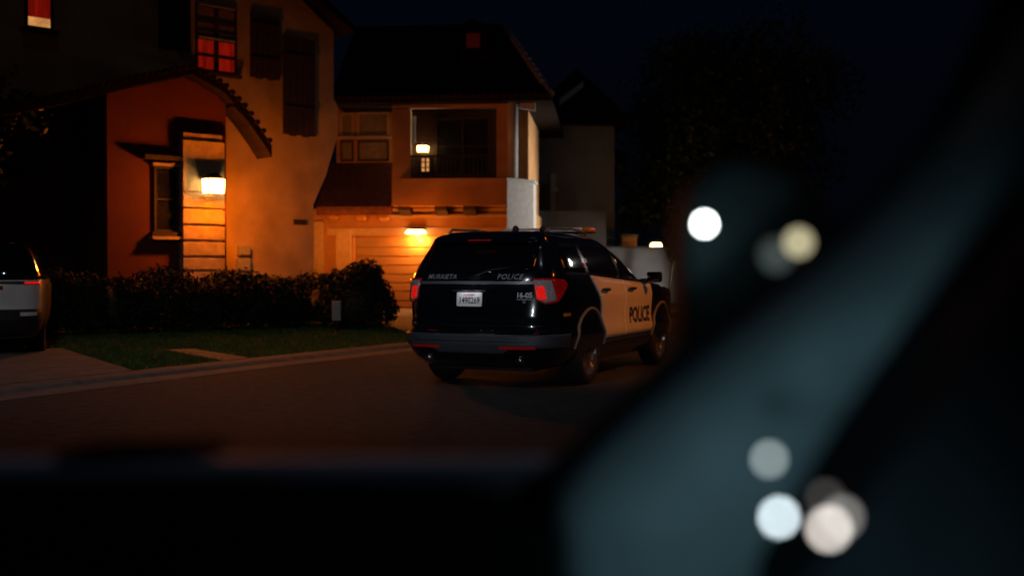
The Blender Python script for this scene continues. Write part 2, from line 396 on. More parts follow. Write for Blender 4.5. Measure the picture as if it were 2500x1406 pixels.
# windows
u0, u1, z0, z1 = f1.rect(476, 8, 576, 172, 0)
window(f1, h1, u0, u1, z0, z1, .0, 2, 4, split=[(0, .5, 'red_lit'), (.5, 1, 'blind')], frm='wood', mt_=.055)
b = MB(); zm = z0+(z1-z0)*.5; f1.bx(b, u0+.06, u1-.06, zm-.02, zm+.02, .055, .075); b.build('blind_rail', M['white_wall'], h1); b = MB(); f1.bx(b, u0+.06, u1-.06, z1-.03, z1-.005, .055, .075); b.build('blind_rail', M['white_wall'], h1)
u0, u1, z0, z1 = f1.rect(60, -40, 128, 68, 0)
window(f1, h1, u0, u1, z0, z1, .0, 1, 1, split=[(0, .27, 'warm_lit'), (.27, 1, 'red_lit')], frm='wood')
# shutters
def shutter(px0, px1, py0, py1):
    u0, u1, z0, z1 = f1.rect(px0, py0, px1, py1, .06); b = MB(); n = 5
    for i in range(n): f1.bx(b, u0+(u1-u0)*i/n+.008, u0+(u1-u0)*(i+1)/n-.008, z0+(.0 if i % 2 else .03), z1, .0, .06)
    for zz in (z0+.25*(z1-z0), z0+.78*(z1-z0)): f1.bx(b, u0+.02, u1-.02, zz, zz+.12, .0, .085)
    b.build('shutter', M['wood'], h1)
shutter(388, 466, -40, 120); shutter(612, 684, 30, 190); shutter(692, 770, 88, 330)
# porch volume with flared gable roof
W = 1.35
zA = f1.uz(552, 400, W)[0]
rpx = [(-160, 300), (0, 262), (180, 228), (330, 190), (470, 163), (545, 205), (600, 262), (640, 318), (664, 356)]
rp_ = [f1.uz(x, y, W+.35) for x, y in rpx]
top = [(u, z) for u, z in rp_]; th = .16
bot = [(u, z-th) for u, z in rp_]
def zr1(u):
    for (a, za), (b_, zb) in zip(rp_, rp_[1:]):
        if a <= u <= b_: return za+(zb-za)*(u-a)/(b_-a)
    return rp_[-1][1]
ua_ = [u for u, z in rp_ if u < zA]+[zA]; ub_ = [zA]+[u for u, z in rp_ if u > zA]
prb = MB()
prb.prism([(u, zr1(u)) for u in ua_]+[(u, zr1(u)-th) for u in ua_[::-1]], .003, W+.35, lambda p, q, a: f1.T(p, a, q))
prb.prism([(u, zr1(u)) for u in ub_]+[(u, zr1(u)-th-.08) for u in ub_[::-1]], W-.28, W+.35, lambda p, q, a: f1.T(p, a, q))
nt_ = 46
for i in range(nt_):      # tile ends along the verge
    u = rp_[0][0]+(rp_[-1][0]-rp_[0][0])*(i+.5)/nt_
    prb.tube([f1.T(u, W+.30, zr1(u)+.015), f1.T(u, W+.41, zr1(u)+.01)], .055, 8)
prb.build('porch_roof', M['roof'], h1)
soff = []
def roofz(u):
    for (a, za), (b_, zb) in zip(rp_, rp_[1:]):
        if a <= u <= b_: return za+(zb-za)*(u-a)/(b_-a)-th-.01
    return rp_[0][1]-th
uS = f1.uz(262, 500, W)[0]
def gable(uA, uB, w0, w1, name, m):
    uc = [uA]+[u for u, z in rp_ if uA < u < uB]+[uB]
    return MB().prism([(uA, 0), (uB, 0)]+[(u, roofz(u)) for u in uc[::-1]], w0, w1, lambda p, q, a: f1.T(p, a, q)).build(name, m, h1)
gable(uS, zA, .002, W, 'porch_wall', M['stucco_red'])
gable(uX+.5, uS-.003, .002, W-1.1, 'porch_back_wall', M['wood'])
b = MB()
for i in range(9): f1.bx(b, uX+.6, uS-.35, .28+i*.27, .53+i*.27, W-1.099, W-1.06)
b.build('side_garage_door', M['wood'], h1)
# stone pier, stacked blocks with recessed joints
pu0 = f1.uz(447, 500, W+.22)[0]; pu1 = f1.uz(549, 500, W+.22)[0]
pier = MB(); f1.bx(pier, pu0+.03, pu1-.03, 0, f1.uz(500, 330, W)[1], W+.002, W+.17)
ys = [700, 662, 628, 589, 550, 511, 471]
for a, c in zip(ys, ys[1:]):
    zb, zc = f1.uz(500, a, W+.22)[1], f1.uz(500, c, W+.22)[1]; f1.bx(pier, pu0, pu1, zb+.03, zc-.025, W+.01, W+.22)
f1.bx(pier, pu0, pu1, f1.uz(500, 471, W+.22)[1]+.02, f1.uz(500, 345, W+.22)[1], W+.01, W+.22)
pier.build('pier', M['stone'], h1, bev=.012)
u0, u1, z0, z1 = f1.rect(374, 405, 434, 566, W)
window(f1, h1, u0, u1, z0, z1, W+.002, 1, 2, frm='wood')
b = MB(); f1.bx(b, u0-.04, u1+.04, z1+.003, z1+.06, W, W+.09); b.build('window_head', M['trim'], h1); b = MB(); f1.bx(b, u0-.09, u1+.09, z0-.15, z0-.09, W, W+.17); b.build('window_sill', M['trim'], h1)
hb = MB(); f1.bx(hb, u0-.25, u1+.25, z1+.12, z1+.2, W, W+.2); hb.build('window_hood', M['wood'], h1)
lp = f1.T(f1.uz(521, 453, W+.42)[0], W+.42, f1.uz(521, 453, W+.42)[1])
LH = lantern('wall_lantern', lp, f1, .185, .165, 'glowing lantern on the banded stone pier of the left house', arm=.20)
light('lantern_light', 'POINT', lp+f1.n*.23+Vector((0, 0, -.06)), 360, (1, .19, .004), .13)
light('lantern_side_light', 'POINT', lp+f1.e*.62-f1.n*.5+Vector((0, 0, -.45)), 160, (1, .20, .004), .2)  # added fill beside the lantern, brightens the main wall
# meter boxes, hose reel, house number plaque
def wallbox(name, px0, py0, px1, py1, m, label, cat, d=.16):
    b = MB(); u0, z1 = f1.uz(px0, py0, d); u1, z0 = f1.uz(px1, py1, d)
    r = empty(name, f1.T((u0+u1)/2, d/2, z0)); tag(r, label, cat)
    T = lambda x, y, z: f1.e*x+f1.n*y+Vector((0, 0, z)); hw2 = (u1-u0)/2; hh = z1-z0
    MB().box((-hw2, -d/2, 0), (hw2, d/2, hh), T).build('case', m, r, bev=.01)
    MB().box((-hw2*.85, d/2, hh*.08), (hw2*.85, d/2+.015, hh*.92), T).build('cover', m, r, bev=.005)
    return r
wallbox('meter_box', 586, 599, 612, 624, M['metal_grey'], 'upper pale meter box on the stucco wall right of the pier', 'meter box')
wallbox('meter_box', 583, 630, 613, 662, M['metal_grey'], 'lower pale meter box on the stucco wall just above the hedge', 'meter box')
pq = wallbox('house_number_plaque', 718, 535, 748, 549, M['wood'], 'small dark house number plaque on the orange-lit wall', 'plaque', d=.04)

# ---- garage house (facade faces the camera)
f2 = Fr(765, 32, -5)
h2 = empty('house'); tag(h2, 'garage house with balcony over the orange-lit garage door and a big dark hipped roof', 'house')
def gz(py, w=0, px=900): return f2.uz(px, py, w)[1]
def gu(px, w=0, py=600): return f2.uz(px, py, w)[0]
b = MB()
uG0, uG1, zG = gu(864), gu(1262), gz(577)
f2.bx(b, gu(765), uG0, 0, gz(509), -6, 0); f2.bx(b, uG1, gu(1290), 0, gz(509), -6, 0); f2.bx(b, uG0, uG1, zG, gz(509), -6, 0)
b.build('wall', M['stucco2'], h2)
# pilasters and lintel mouldings
b = MB(); f2.bx(b, gu(768), gu(792), 0, gz(540), .002, .12); f2.bx(b, gu(822), gu(858), 0, gz(560), .002, .10); b.build('pilaster', M['trim'], h2, bev=.01)
b = MB(); f2.bx(b, gu(800), gu(1262), gz(574), gz(557), .002, .07); f2.bx(b, gu(950), gu(1262), gz(533), gz(526), .002, .22); f2.bx(b, gu(775), gu(1262), gz(518), gz(510), .003, .12); b.build('moulding', M['trim'], h2)
gd = MB(); f2.bx(gd, uG0, uG1, .2, zG-.002, -.32, -.26); 
ysd = [577, 604, 626, 648, 670, 691, 712, 735, 752]
for a, c in zip(ysd, ysd[1:]): f2.bx(gd, uG0+.01, uG1-.01, gz(c)+.02, gz(a)-.02, -.262, -.225)
gd.build('garage_door', M['door'], h2, bev=.006)
# lower roof (mono pitch) and upper wall
zE, zU = gz(508, .5), gz(398, -1.2, 880)
MB().prism([(.5, zE-.06), (.5, zE+.04), (-1.2, zU), (-1.2, zU-.15), (.45, zE-.2)], gu(772, .5), gu(958, .3), lambda p, q, a: f2.T(a, p, q)).build('lower_roof', M['roof2'], h2)
b = MB(); uw0, uw1 = gu(822, -1.2), gu(1290, -1.2); zTop = gz(235, -1.2)
f2.bx(b, uw0, uw1, zG+.4, zTop, -6, -1.2)
f2.bx(b, gu(958, .2), gu(1003, .2), gz(437, .2), gz(268, .2), .0, .2)      # left jamb of the loggia
f2.bx(b, gu(958, .2), gu(1250, .2), gz(266, .2), gz(241, .2), .0, .2)      # head beam
f2.bx(b, gu(1212, .2), gu(1240, .2), gz(437, .2), gz(266, .2), -.4, .199)
b.build('upper_wall', M['stucco2'], h2)
for (p0, p1, y0, y1) in ((832, 864, 276, 334), (874, 950, 274, 334)):
    window(f2, h2, gu(p0, -1.2), gu(p1, -1.2), gz(y1, -1.2), gz(y0, -1.2), -1.198, 1, 1, pane='blind')
for (p0, p1, y0, y1) in ((832, 864, 344, 394), (874, 950, 344, 394)):
    window(f2, h2, gu(p0, -1.2), gu(p1, -1.2), gz(y1, -1.2), gz(y0, -1.2), -1.198, 1, 1, pane='blind', sill=False, frm='wood')
# loggia back wall dark with glass door
b = MB(); f2.bx(b, gu(1004, -1.1), gu(1211, -1.1), gz(437, -1.1), gz(270, -1.1), -1.198, -1.1); b.build('loggia_back', M['wood'], h2)
window(f2, h2, gu(1064, -1.1), gu(1196, -1.1), gz(430, -1.1), gz(290, -1.1), -1.098, 2, 2, pane='pane', frm='wood', sill=False)
window(f2, h2, gu(1026, -1.1), gu(1054, -1.1), gz(424, -1.1), gz(384, -1.1), -1.098, 2, 3, pane='warm_lit', frm='wood', sill=False)  # glowing panes put in for the lantern's reflections
b = MB(); f2.bx(b, gu(1004, 0), gu(1014, 0), gz(352, 0), gz(284, 0), -.05, -.01); b.build('curtain', M['lightgrey'], h2)
# parapet: straight front and a chamfered grey side
WB = .9; zp1, zp0 = gz(437, WB), gz(503, WB)
b = MB(); f2.bx(b, gu(957, WB), gu(1238, WB), zp0, zp1, WB-.15, WB); f2.bx(b, gu(957, WB), gu(1238, WB), zp0, zp0+.12, .003, WB-.151); f2.bx(b, gu(957, WB), gu(957, WB)+.12, zp0+.13, zp1, .003, WB-.151)
b.build('parapet', M['stucco2'], h2)
zb0 = gz(556, 0, 1290); ua, ub = gu(1238, WB)+.003, gu(1302, .1)
b = MB(); b.prism([(ua, WB), (ub, .05), (ub, -1.0), (ua, -1.0)], zb0, zp1-.07, lambda p, q, a: f2.T(p, q, a)); b.prism([(ua, WB+.04), (ub+.05, .07), (ub+.05, -1.0), (ua, -1.0)], zp1-.068, zp1, lambda p, q, a: f2.T(p, q, a)); b.prism([(ua, WB+.03), (ub+.04, .06), (ub+.04, -1.0), (ua, -1.0)], zb0-.10, zb0-.002, lambda p, q, a: f2.T(p, q, a)); b.build('side_bay', M['lightgrey'], h2)
b = MB(); f2.bx(b, ua+.1, ub-.1, 0, zb0-.103, -.9, .0); b.build('side_pier', M['stucco3'], h2)
for px in (985, 1075, 1145): 
    b = MB(); u = gu(px, WB*.8); b.prism([(.003, zp0-.003), (WB*.8, zp0-.003), (WB*.8, zp0-.12), (.003, zp0-.30)], u-.17, u+.17, lambda p, q, a: f2.T(a, p, q)); b.build('corbel', M['wood'], h2)
for px in (812, 880, 935):
    b = MB(); u = gu(px, .3); b.prism([(.003, zE-.2), (.3, zE-.2), (.3, zE-.28), (.003, zE-.38)], u-.12, u+.12, lambda p, q, a: f2.T(a, p, q)); b.build('corbel', M['stucco2'], h2)
b = MB(); b.tube([f2.T(gu(1252, .3), .3, zp1+.002), f2.T(gu(1252, .3), .3, gz(238, .3))], .145, 20); b.build('post', M['white_wall'], h2, smooth=True)
b = MB(); b.prism([(gu(1262, .3)+.06, gz(244, .3)), (gu(1306, .3), gz(250, .3)), (gu(1306, .3), gz(275, .3)), (gu(1262, .3)+.06, gz(268, .3))], .08, .25, lambda p, q, a: f2.T(p, a, q)); b.build('bracket', M['lightgrey'], h2)
# dark railing across the loggia
b = MB(); zr = gz(380, .1)
f2.bx(b, gu(1004, .1), gu(1211, .1), zr-.05, zr, .06, .12); f2.bx(b, gu(1004, .1), gu(1211, .1), zp1+.02, zp1+.06, .06, .12)
for i in range(20): u = gu(1006, .1)+(gu(1209, .1)-gu(1006, .1))*i/19; f2.bx(b, u-.012, u+.012, zp1+.061, zr-.051, .075, .105)
b.build('railing', M['metal_dark'], h2)
# hipped main roof
e0, e1, er = gu(806, .7), gu(1345, .7), -8
ze = gz(239, .7); zr_ = gz(62, -3.6, 1050)
r0, r1 = gu(870, -3.6), gu(1225, -3.6)
A = [f2.T(e0, .7, ze), f2.T(e1, .7, ze), f2.T(e1, er, ze), f2.T(e0, er, ze), f2.T(r0, -3.6, zr_), f2.T(r1, -3.6, zr_)]
Bt = [f2.T(e0, .7, ze-.14), f2.T(e1, .7, ze-.14), f2.T(e1, er, ze-.14), f2.T(e0, er, ze-.14)]
rfb = MB().add(A+Bt, [(0, 1, 5, 4), (1, 2, 5), (2, 3, 4, 5), (3, 0, 4), (6, 7, 8, 9), (0, 6, 7, 1), (1, 7, 8, 2), (2, 8, 9, 3), (3, 9, 6, 0)])
rfo = rfb.build('roof', M['roof'], h2)
# rounded eave tiles along the front edge and hip caps
b = MB(); n = 36
for i in range(n):
    u = e0+(e1-e0)*(i+.5)/n
    b.tube([f2.T(u, .76, ze-.02), f2.T(u, .3, ze+.02+.4*(zr_-ze)/4.3*1.0)], .085, 8)
b.build('eave_tile', M['roof'], h2)
b = MB(); p0, p1 = f2.T(e1, .7, ze+.03), f2.T(r1, -3.6, zr_+.03)
for i in range(14): b.tube([p0.lerp(p1, i/14), p0.lerp(p1, (i+.9)/14)], [.11, .085], 8)
b.build('hip_cap', M['stucco3'], h2)
# small attic dormer with dim red window
du, dz = gu(1155, -1.2, 100), gz(122, -1.2)
b = MB(); f2.bx(b, du-.42, du+.42, dz-.6, dz+.55, -3, -1.2); b.prism([(du-.55, dz+.55), (du+.55, dz+.55), (du, dz+.85)], -3.2, -1.05, lambda p, q, a: f2.T(p, a, q)); dm = b.build('dormer', M['roof'], h2)
q = MB(); f2.bx(q, du-.2, du+.2, dz, dz+.42, -1.2, -1.18); q.build('pane', M['dim_lit'], dm)
# lamps of this house
gp = f2.T(gu(1015, .30), .30, gz(566, .30))
r = empty('garage_lamp', gp); tag(r, 'bright flat lamp mounted above the orange garage door', 'lamp')
T2 = lambda x, y, z: f2.e*x+f2.n*y+Vector((0, 0, z))
MB().prism([(-.30, -.05), (.30, -.05), (.22, .05), (-.22, .05)], -.12, .12, lambda p, q, a: T2(p, a, q)).build('lens', M['lamp'], r, bev=.02)
MB().box((-.25, -.225, .052), (.25, .10, .085), T2).build('housing', M['metal_dark'], r, bev=.01)
light('garage_light', 'POINT', gp+T2(0, -.26, -.17), 150, (1, .36, .05), .08)
light('garage_soffit_light', 'POINT', gp+T2(0, .9, -.35), 85, (1, .20, .010), .3)  # added fill in front of the garage, no fixture
bp_ = f2.T(gu(1034, -.95), -.85, gz(366, -.95))
lantern('balcony_lantern', bp_, f2, .16, .10, 'small lit lantern inside the dark upstairs balcony', 'lamp', arm=.2)
light('balcony_light', 'POINT', bp_+T2(0, .12, .16), 2.5, (1, .45, .12), .06)
# added fill light without a fixture, brightens the left garage piers
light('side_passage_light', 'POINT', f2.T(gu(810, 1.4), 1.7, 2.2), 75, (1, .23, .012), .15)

# ---- grey house beyond
f3 = Fr(1300, 40, 8)
h3 = empty('house'); tag(h3, 'dim grey house beyond the balcony, with a pale downpipe on its wall', 'house')
b = MB(); f3.bx(b, f3.uz(1296, 500)[0], f3.uz(1500, 500)[0], 0, f3.uz(1400, 300)[1], -6, 0); b.build('wall', M['stucco3'], h3)
b = MB(); u0, u1 = f3.uz(1285, 300)[0], f3.uz(1520, 300)[0]; zz = f3.uz(1400, 300)[1]
b.prism([(u0, zz-.1), (u1+.3, zz-.1), (u1+.3, zz+.05), ((u0+u1)/2, zz+1.9), (u0, zz+.05)], -6.5, .4, lambda p, q, a: f3.T(p, a, q)); b.build('roof', M['roof'], h3)
b = MB(); pA, pB = f3.uz(1366, 250, .9), f3.uz(1424, 210, .9)
b.prism([(pA[0], pA[1]-.12), (pB[0], pB[1]-.05), (pB[0], pB[1]+.16), (pA[0], pA[1]+.13)], .4, .9, lambda p, q, a: f3.T(p, a, q)); b.build('rake_board', M['lightgrey'], h3)
b = MB(); f3.bx(b, f3.uz(1344, 500, .15)[0], f3.uz(1356, 500, .15)[0], 0, f3.uz(1350, 425, .15)[1], .05, .15); f3.bx(b, f3.uz(1342, 460, .2)[0], f3.uz(1362, 460, .2)[0], f3.uz(1350, 466, .2)[1], f3.uz(1350, 458, .2)[1], .02, .2); b.build('downpipe', M['white_wall'], h3)
b = MB(); f3.bx(b, f3.uz(1302, 500, 1.2)[0], f3.uz(1480, 500, 1.2)[0], 0, f3.uz(1400, 515, 1.2)[1], 1.0, 1.2); b.build('plinth_wall', M['stucco3'], h3)

# ---- white garden wall with lamp
f4 = Fr(1500, 39.5, 6)
gw = empty('garden_wall'); tag(gw, 'white plastered garden wall behind the front of the police car', 'wall')
u0, u1 = f4.uz(1440, 600)[0], f4.uz(1760, 600)[0]; zt4 = f4.uz(1560, 606)[1]
b = MB(); f4.bx(b, u0, u1, 0, zt4, -.2, 0); b.build('wall_panel', M['white_wall'], gw)
b = MB(); f4.bx(b, u0, u1, zt4+.002, zt4+.06, -.26, .06); b.build('coping', M['stucco3'], gw)
pl = empty('pillar'); tag(pl, 'beige stone pillar standing just behind the white wall', 'pillar')
b = MB(); f4.bx(b, f4.uz(1519, 600, -.6)[0], f4.uz(1555, 600, -.6)[0], 0, f4.uz(1530, 578, -.6)[1], -1.1, -.6); b.build('shaft', M['stucco2'], pl)
b = MB(); f4.bx(b, f4.uz(1516, 600, -.55)[0], f4.uz(1558, 600, -.55)[0], f4.uz(1530, 578, -.6)[1]+.002, f4.uz(1530, 572, -.6)[1], -1.15, -.55); b.build('cap', M['stucco3'], pl)
wp = f4.T(f4.uz(1602, 600, -.5)[0], -.5, f4.uz(1602, 599, -.5)[1])
r = empty('wall_lamp', wp); tag(r, 'glowing orange lamp just above the white garden wall', 'lamp')
T4 = lambda x, y, z: f4.e*x+f4.n*y+Vector((0, 0, z))
MB().prism([(-.24, -.08), (.24, -.08), (.16, .09), (-.16, .09)], -.1, .1, lambda p, q, a: T4(p, a, q)).build('glass', M['lamp'], r, bev=.02)
MB().prism([(-.28, .092), (.28, .092), (.05, .17), (-.05, .17)], -.14, .14, lambda p, q, a: T4(p, a, q)).tube([(0, 0, -.08), (0, 0, -1.9)], .04).build('post', M['metal_dark'], r)
light('wall_lamp_light', 'POINT', wp+T4(.1, .15, .25), 14, (1, .4, .06), .1)
up = empty('utility_pedestal', P3(822, 21.2, .22)); tag(up, 'small pale utility post in front of the hedge beside the round shrub', 'utility post')
MB().box((-.085, -.06, .12), (.085, .06, .50)).build('case', M['metal_grey'], up, bev=.02); MB().tube([(0, 0, -.05), (0, 0, .12)], .04).build('stake', M['metal_dark'], up)

# ------------------------------------------------------------------ vehicles
def interp(tab, z, k):
    if z <= tab[0][0]: return tab[0][k]
    for a, b_ in zip(tab, tab[1:]):
        if a[0] <= z <= b_[0]: return a[k]+(b_[k]-a[k])*(z-a[0])/(b_[0]-a[0])
    return tab[-1][k]
class Car:
    def __init__(s, tab, n=4, m=10): s.t = tab; s.n = n; s.m = m
    def dims(s, z): R_, F_, W_ = (interp(s.t, z, k) for k in (1, 2, 3)); return (R_+F_)/2, (F_-R_)/2, W_
    def q(s, q, z, off=0):         # wrap coordinate round the rear: q=-1 left side .. 0 rear middle .. 1 right side
        c, L, W_ = s.dims(z); L += off; W_ += off; a = q*math.pi/2
        return Vector((W_*math.copysign(abs(math.sin(a))**(2/s.n), q), c-L*abs(math.cos(a))**(2/s.m), z))
    def rear(s, x, z, off=0):
        c, L, W_ = s.dims(z); return Vector((x, c-(L)*max(0, 1-abs(x/W_)**s.n)**(1/s.m)-off, z))
    def side(s, y, z, sgn=1, off=0):
        c, L, W_ = s.dims(z); return Vector((sgn*(W_*max(0, 1-abs((y-c)/L)**s.m)**(1/s.n)+off), y, z))
    def loft(s, zs, N=72):
        b = MB(); vs = []
        for z in zs:
            c, L, W_ = s.dims(z)
            for j in range(N):
                a = 2*math.pi*(j+.5)/N
                # denser at corners
                vs.append((W_*math.copysign(abs(math.cos(a))**(2/s.n), math.cos(a)), c+L*math.copysign(abs(math.sin(a))**(2/s.m), math.sin(a)), z))
        k = len(zs)
        fs = [(i*N+j, i*N+(j+1) % N, (i+1)*N+(j+1) % N, (i+1)*N+j) for i in range(k-1) for j in range(N)]
        fs += [tuple(range(N-1, -1, -1)), tuple(range((k-1)*N, k*N))]
        return b.add(vs, fs)
def pl_(tab, x):
    if x <= tab[0][0]: return tab[0][1]
    for a, b_ in zip(tab, tab[1:]):
        if a[0] <= x <= b_[0]: return a[1]+(b_[1]-a[1])*(x-a[0])/max(1e-9, b_[0]-a[0])
    return tab[-1][1]
def patch(fn, a0, a1, bot, top_, off, na=24, nz=8, skirt=.012):
    """grid between the bottom and top curves mapped on the body surface, with edges going down to it"""
    b = MB(); A_ = [a0+(a1-a0)*i/na for i in range(na+1)]
    bt = (lambda x: pl_(bot, x)) if isinstance(bot, list) else bot; tp = (lambda x: pl_(top_, x)) if isinstance(top_, list) else top_
    outer = [[fn(a, bt(a)+(tp(a)-bt(a))*j/nz, off) for j in range(nz+1)] for a in A_]
    inner = [[fn(a, bt(a)+(tp(a)-bt(a))*j/nz, off-skirt) for j in range(nz+1)] for a in A_]
    vs = [p for col in outer for p in col]+[p for col in inner for p in col]; c = nz+1; O = (na+1)*c
    fs = [(i*c+j, i*c+j+1, (i+1)*c+j+1, (i+1)*c+j) for i in range(na) for j in range(nz)]
    for i in range(na): fs += [(i*c, (i+1)*c, (i+1)*c+O, i*c+O), (i*c+nz, i*c+nz+O, (i+1)*c+nz+O, (i+1)*c+nz)]
    for j in range(nz): fs += [(j, j+O, j+1+O, j+1), (na*c+j, na*c+j+1, na*c+j+1+O, na*c+j+O)]
    return b.add(vs, fs)
def text_mesh(body, size, bold=0, shear=0, space=1, sx=1):
    cu = bpy.data.curves.new('t', 'FONT'); cu.body = body; cu.size = size; cu.offset = bold; cu.shear = shear; cu.space_character = space
    cu.align_x = 'CENTER'; cu.align_y = 'CENTER'; cu.resolution_u = 3; cu.extrude = 0
    o = bpy.data.objects.new('t', cu); COL.objects.link(o); bpy.context.view_layer.update()
    me = bpy.data.meshes.new_from_object(o.evaluated_get(bpy.context.evaluated_depsgraph_get()))
    bm = bmesh.new(); bm.from_mesh(me); bmesh.ops.triangulate(bm, faces=bm.faces)
    for k in range(-6, 7):
        bmesh.ops.bisect_plane(bm, geom=bm.verts[:]+bm.edges[:]+bm.faces[:], plane_co=(0, k*size*.055, 0), plane_no=(0, 1, 0))
    bm.verts.index_update(); bm.verts.ensure_lookup_table()
    vs = [(v.co.x*sx, v.co.y) for v in bm.verts]; fs = [tuple(v.index for v in f.verts) for f in bm.faces]
    bm.free(); bpy.data.objects.remove(o); return vs, fs
def put_text(body, size, fn, name, m, parent, bold=0, shear=0, space=1, sx=1):
    vs, fs = text_mesh(body, size, bold, shear, space, sx)
    return MB().add([fn(x, z) for x, z in vs], fs).build(name, m, parent, fix=False)
def cut_arches(o, axles, r, zc, wmax):
    cb = MB()
    for y in axles:
        for s_ in (-1, 1):
            cb.lathe([(0.0001, 0), (r, 0), (r, .34), (0.0001, .34)], lambda p, q, h, y=y, s_=s_: (s_*(wmax-.27+h), y+p, zc+q), 40)
    co = cb.build('cutter', M['blackplastic'])
    md = o.modifiers.new('b', 'BOOLEAN'); md.object = co; md.operation = 'DIFFERENCE'; md.solver = 'EXACT'
    bpy.context.view_layer.update()
    me = bpy.data.meshes.new_from_object(o.evaluated_get(bpy.context.evaluated_depsgraph_get()))
    o.modifiers.clear(); o.data = me; bpy.data.objects.remove(co)
def wheel(root, x, y, zc, r, sgn):
    tr = MB(); T = lambda p, q, h: (x+sgn*h, y+p, zc+q)
    tr.lathe([(r*.70, -.03), (r*.73, .008), (r*.86, .012), (r*.95, 0), (r, -.03), (r, -.19), (r*.93, -.225), (r*.68, -.225)], T, 40)
    t = tr.build('wheel', M['rubber'], root, smooth=True)
    rm = MB(); rm.lathe([(r*.71, -.02), (r*.70, .0), (r*.64, -.012), (r*.60, -.07), (r*.56, -.075), (.0001, -.075)], T, 40)
    for k in range(8):
        a = 2*math.pi*k/8; c_, s__ = math.cos(a), math.sin(a)
        pr = [(.10, -.035), (r*.61, -.018), (r*.61, .018), (.10, .035)]
        rm.prism([(p*c_-q*s__, p*s__+q*c_) for p, q in pr], -.078, -.035, lambda p, q, a_: T(p, q, a_))
    rm.build('rim', M['rim'], t)
    hb = MB(); hb.lathe([(.098, -.036), (.092, -.012), (.06, .0), (.0001, .004)], T, 24); hb.build('hub_cap', M['chrome'], t, smooth=True)
    return t

TH = .4183; CARX, CARY = .0077, 12.957
tab = [(.24, -.92, 3.60, .86), (.33, -1.06, 3.78, .93), (.42, -1.14, 3.86, .965), (.50, -1.175, 3.90, .985), (.57, -1.175, 3.91, 1.002), (.60, -1.175, 3.91, 1.003), (.63, -1.14, 3.91, .996), (.665, -1.095, 3.91, .984), (.72, -1.105, 3.91, .980), (.76, -1.085, 3.90, .981), (.82, -1.085, 3.89, .984), (.95, -1.08, 3.86, .994), (1.0, -1.075, 3.82, .996), (1.03, -1.075, 3.80, .992), (1.07, -1.07, 3.60, .982), (1.12, -1.062, 3.15, .972), (1.155, -1.05, 2.62, .962), (1.19, -1.04, 2.22, .95), (1.24, -1.02, 2.12, .938), (1.30, -.995, 2.00, .915), (1.45, -.90, 1.70, .85), (1.60, -.79, 1.33, .775), (1.66, -.80, 1.16, .735), (1.70, -.74, 1.02, .67), (1.735, -.58, .82, .56), (1.752, -.35, .6, .40)]
C = Car(tab)
pc = empty('police_car', (CARX, CARY, 0), -TH)
tag(pc, 'black police SUV with white doors, roof light bar and red tail lights, driving away', 'police car')
zs = sorted(set([t[0] for t in tab]+[.47, .57, .88, 1.0, 1.37, 1.53]))
body = C.loft(zs, 96).build('body', M['paint'], pc, smooth=True)
cut_arches(body, (0, 2.865), .455, .40, .99)
body.data.materials.clear(); body.data.materials.append(M['paint'])
bm = bmesh.new(); bm.from_mesh(body.data); bmesh.ops.recalc_face_normals(bm, faces=bm.faces)
for e in bm.edges: e.smooth = len(e.link_faces) == 2 and e.calc_face_angle(0) < R(40)
bm.to_mesh(body.data); bm.free()
# under floor and wheel wells
MB().box((-.62, -.85, .2), (.62, 3.6, .4)).build('underbody', M['blackplastic'], pc)
rr = lambda x, z, off=0: C.rear(x, z, off)
def sd(sg): return lambda y, z, off=0: C.side(y, z, sg, off)
qq = lambda q, z, off=0: C.q(q, z, off)
# bumper, step pad, reflectors
patch(qq, -.80, .80, [(-.8, .47), (-.16, .47), (-.10, .405), (.10, .405), (.16, .47), (.8, .47)], lambda x: .612, .010, 64, 10).build('bumper', M['plastic'], pc, smooth=False)
patch(qq, -.30, .30, lambda x: .532, lambda x: .540, .016, 40, 1).build('bumper_groove', M['blackplastic'], pc)
for sg in (-1, 1):
    patch(rr, sg*.36, sg*.74, lambda x: .455, lambda x: .485, .016, 10, 2).build('reflector', M['red_lens'], pc)
    b = MB(); b.tube([(sg*.55, -1.08, .335), (sg*.55, -.8, .34)], .045, 16); b.build('exhaust_tip', M['chrome'], pc, smooth=True)
b = MB(); b.tube([(-.55, -.75, .30), (-.2, -.8, .25), (.2, -.8, .24), (.62, -.75, .29)], .028, 10); b.build('exhaust_pipe', M['satin'], pc, smooth=True)
# tailgate: glass, strip, crease, badge, wiper, spoiler, brake light
patch(rr, -.66, .66, lambda x: 1.275+.02*(x/.66)**2, lambda x: 1.60-.02*(x/.66)**2, .006, 30, 10).build('rear_window', M['carglass'], pc, smooth=True)
patch(rr, -.76, .76, lambda x: 1.150, lambda x: 1.182, .014, 30, 2).build('tailgate_strip', M['satin'], pc)
b = MB()
outl = [(-.80, .66), (-.80, .67), (.80, .67), (.80, .66)]
patch(rr, -.78, .78, lambda x: .700, lambda x: .706, .003, 30, 1, .006).build('tailgate_seam', M['blackplastic'], pc)
bd = MB(); bd.lathe([(.055, 0), (.05, .008), (.0001, .01)], lambda p, q, h: rr(0, 1.225, h+.004)+Vector((p*1.5, 0, q*.55)), 24); bd.build('badge', M['chrome'], pc)
b = MB(); b.tube([rr(.02, 1.245, .03), rr(.18, 1.30, .035), rr(.42, 1.335, .03)], [.016, .010, .006], 8); b.build('rear_wiper', M['blackplastic'], pc, smooth=True)
sp_ = MB(); sp_.prism([(-.62, 1.625), (-.85, 1.615), (-.895, 1.645), (-.80, 1.675), (-.60, 1.705)], -.63, .63, lambda p, q, a: Vector((a, p+.10*(abs(a)/.63)**2.5, q-.02*(abs(a)/.63)**2)))
sp_.v = sp_.v
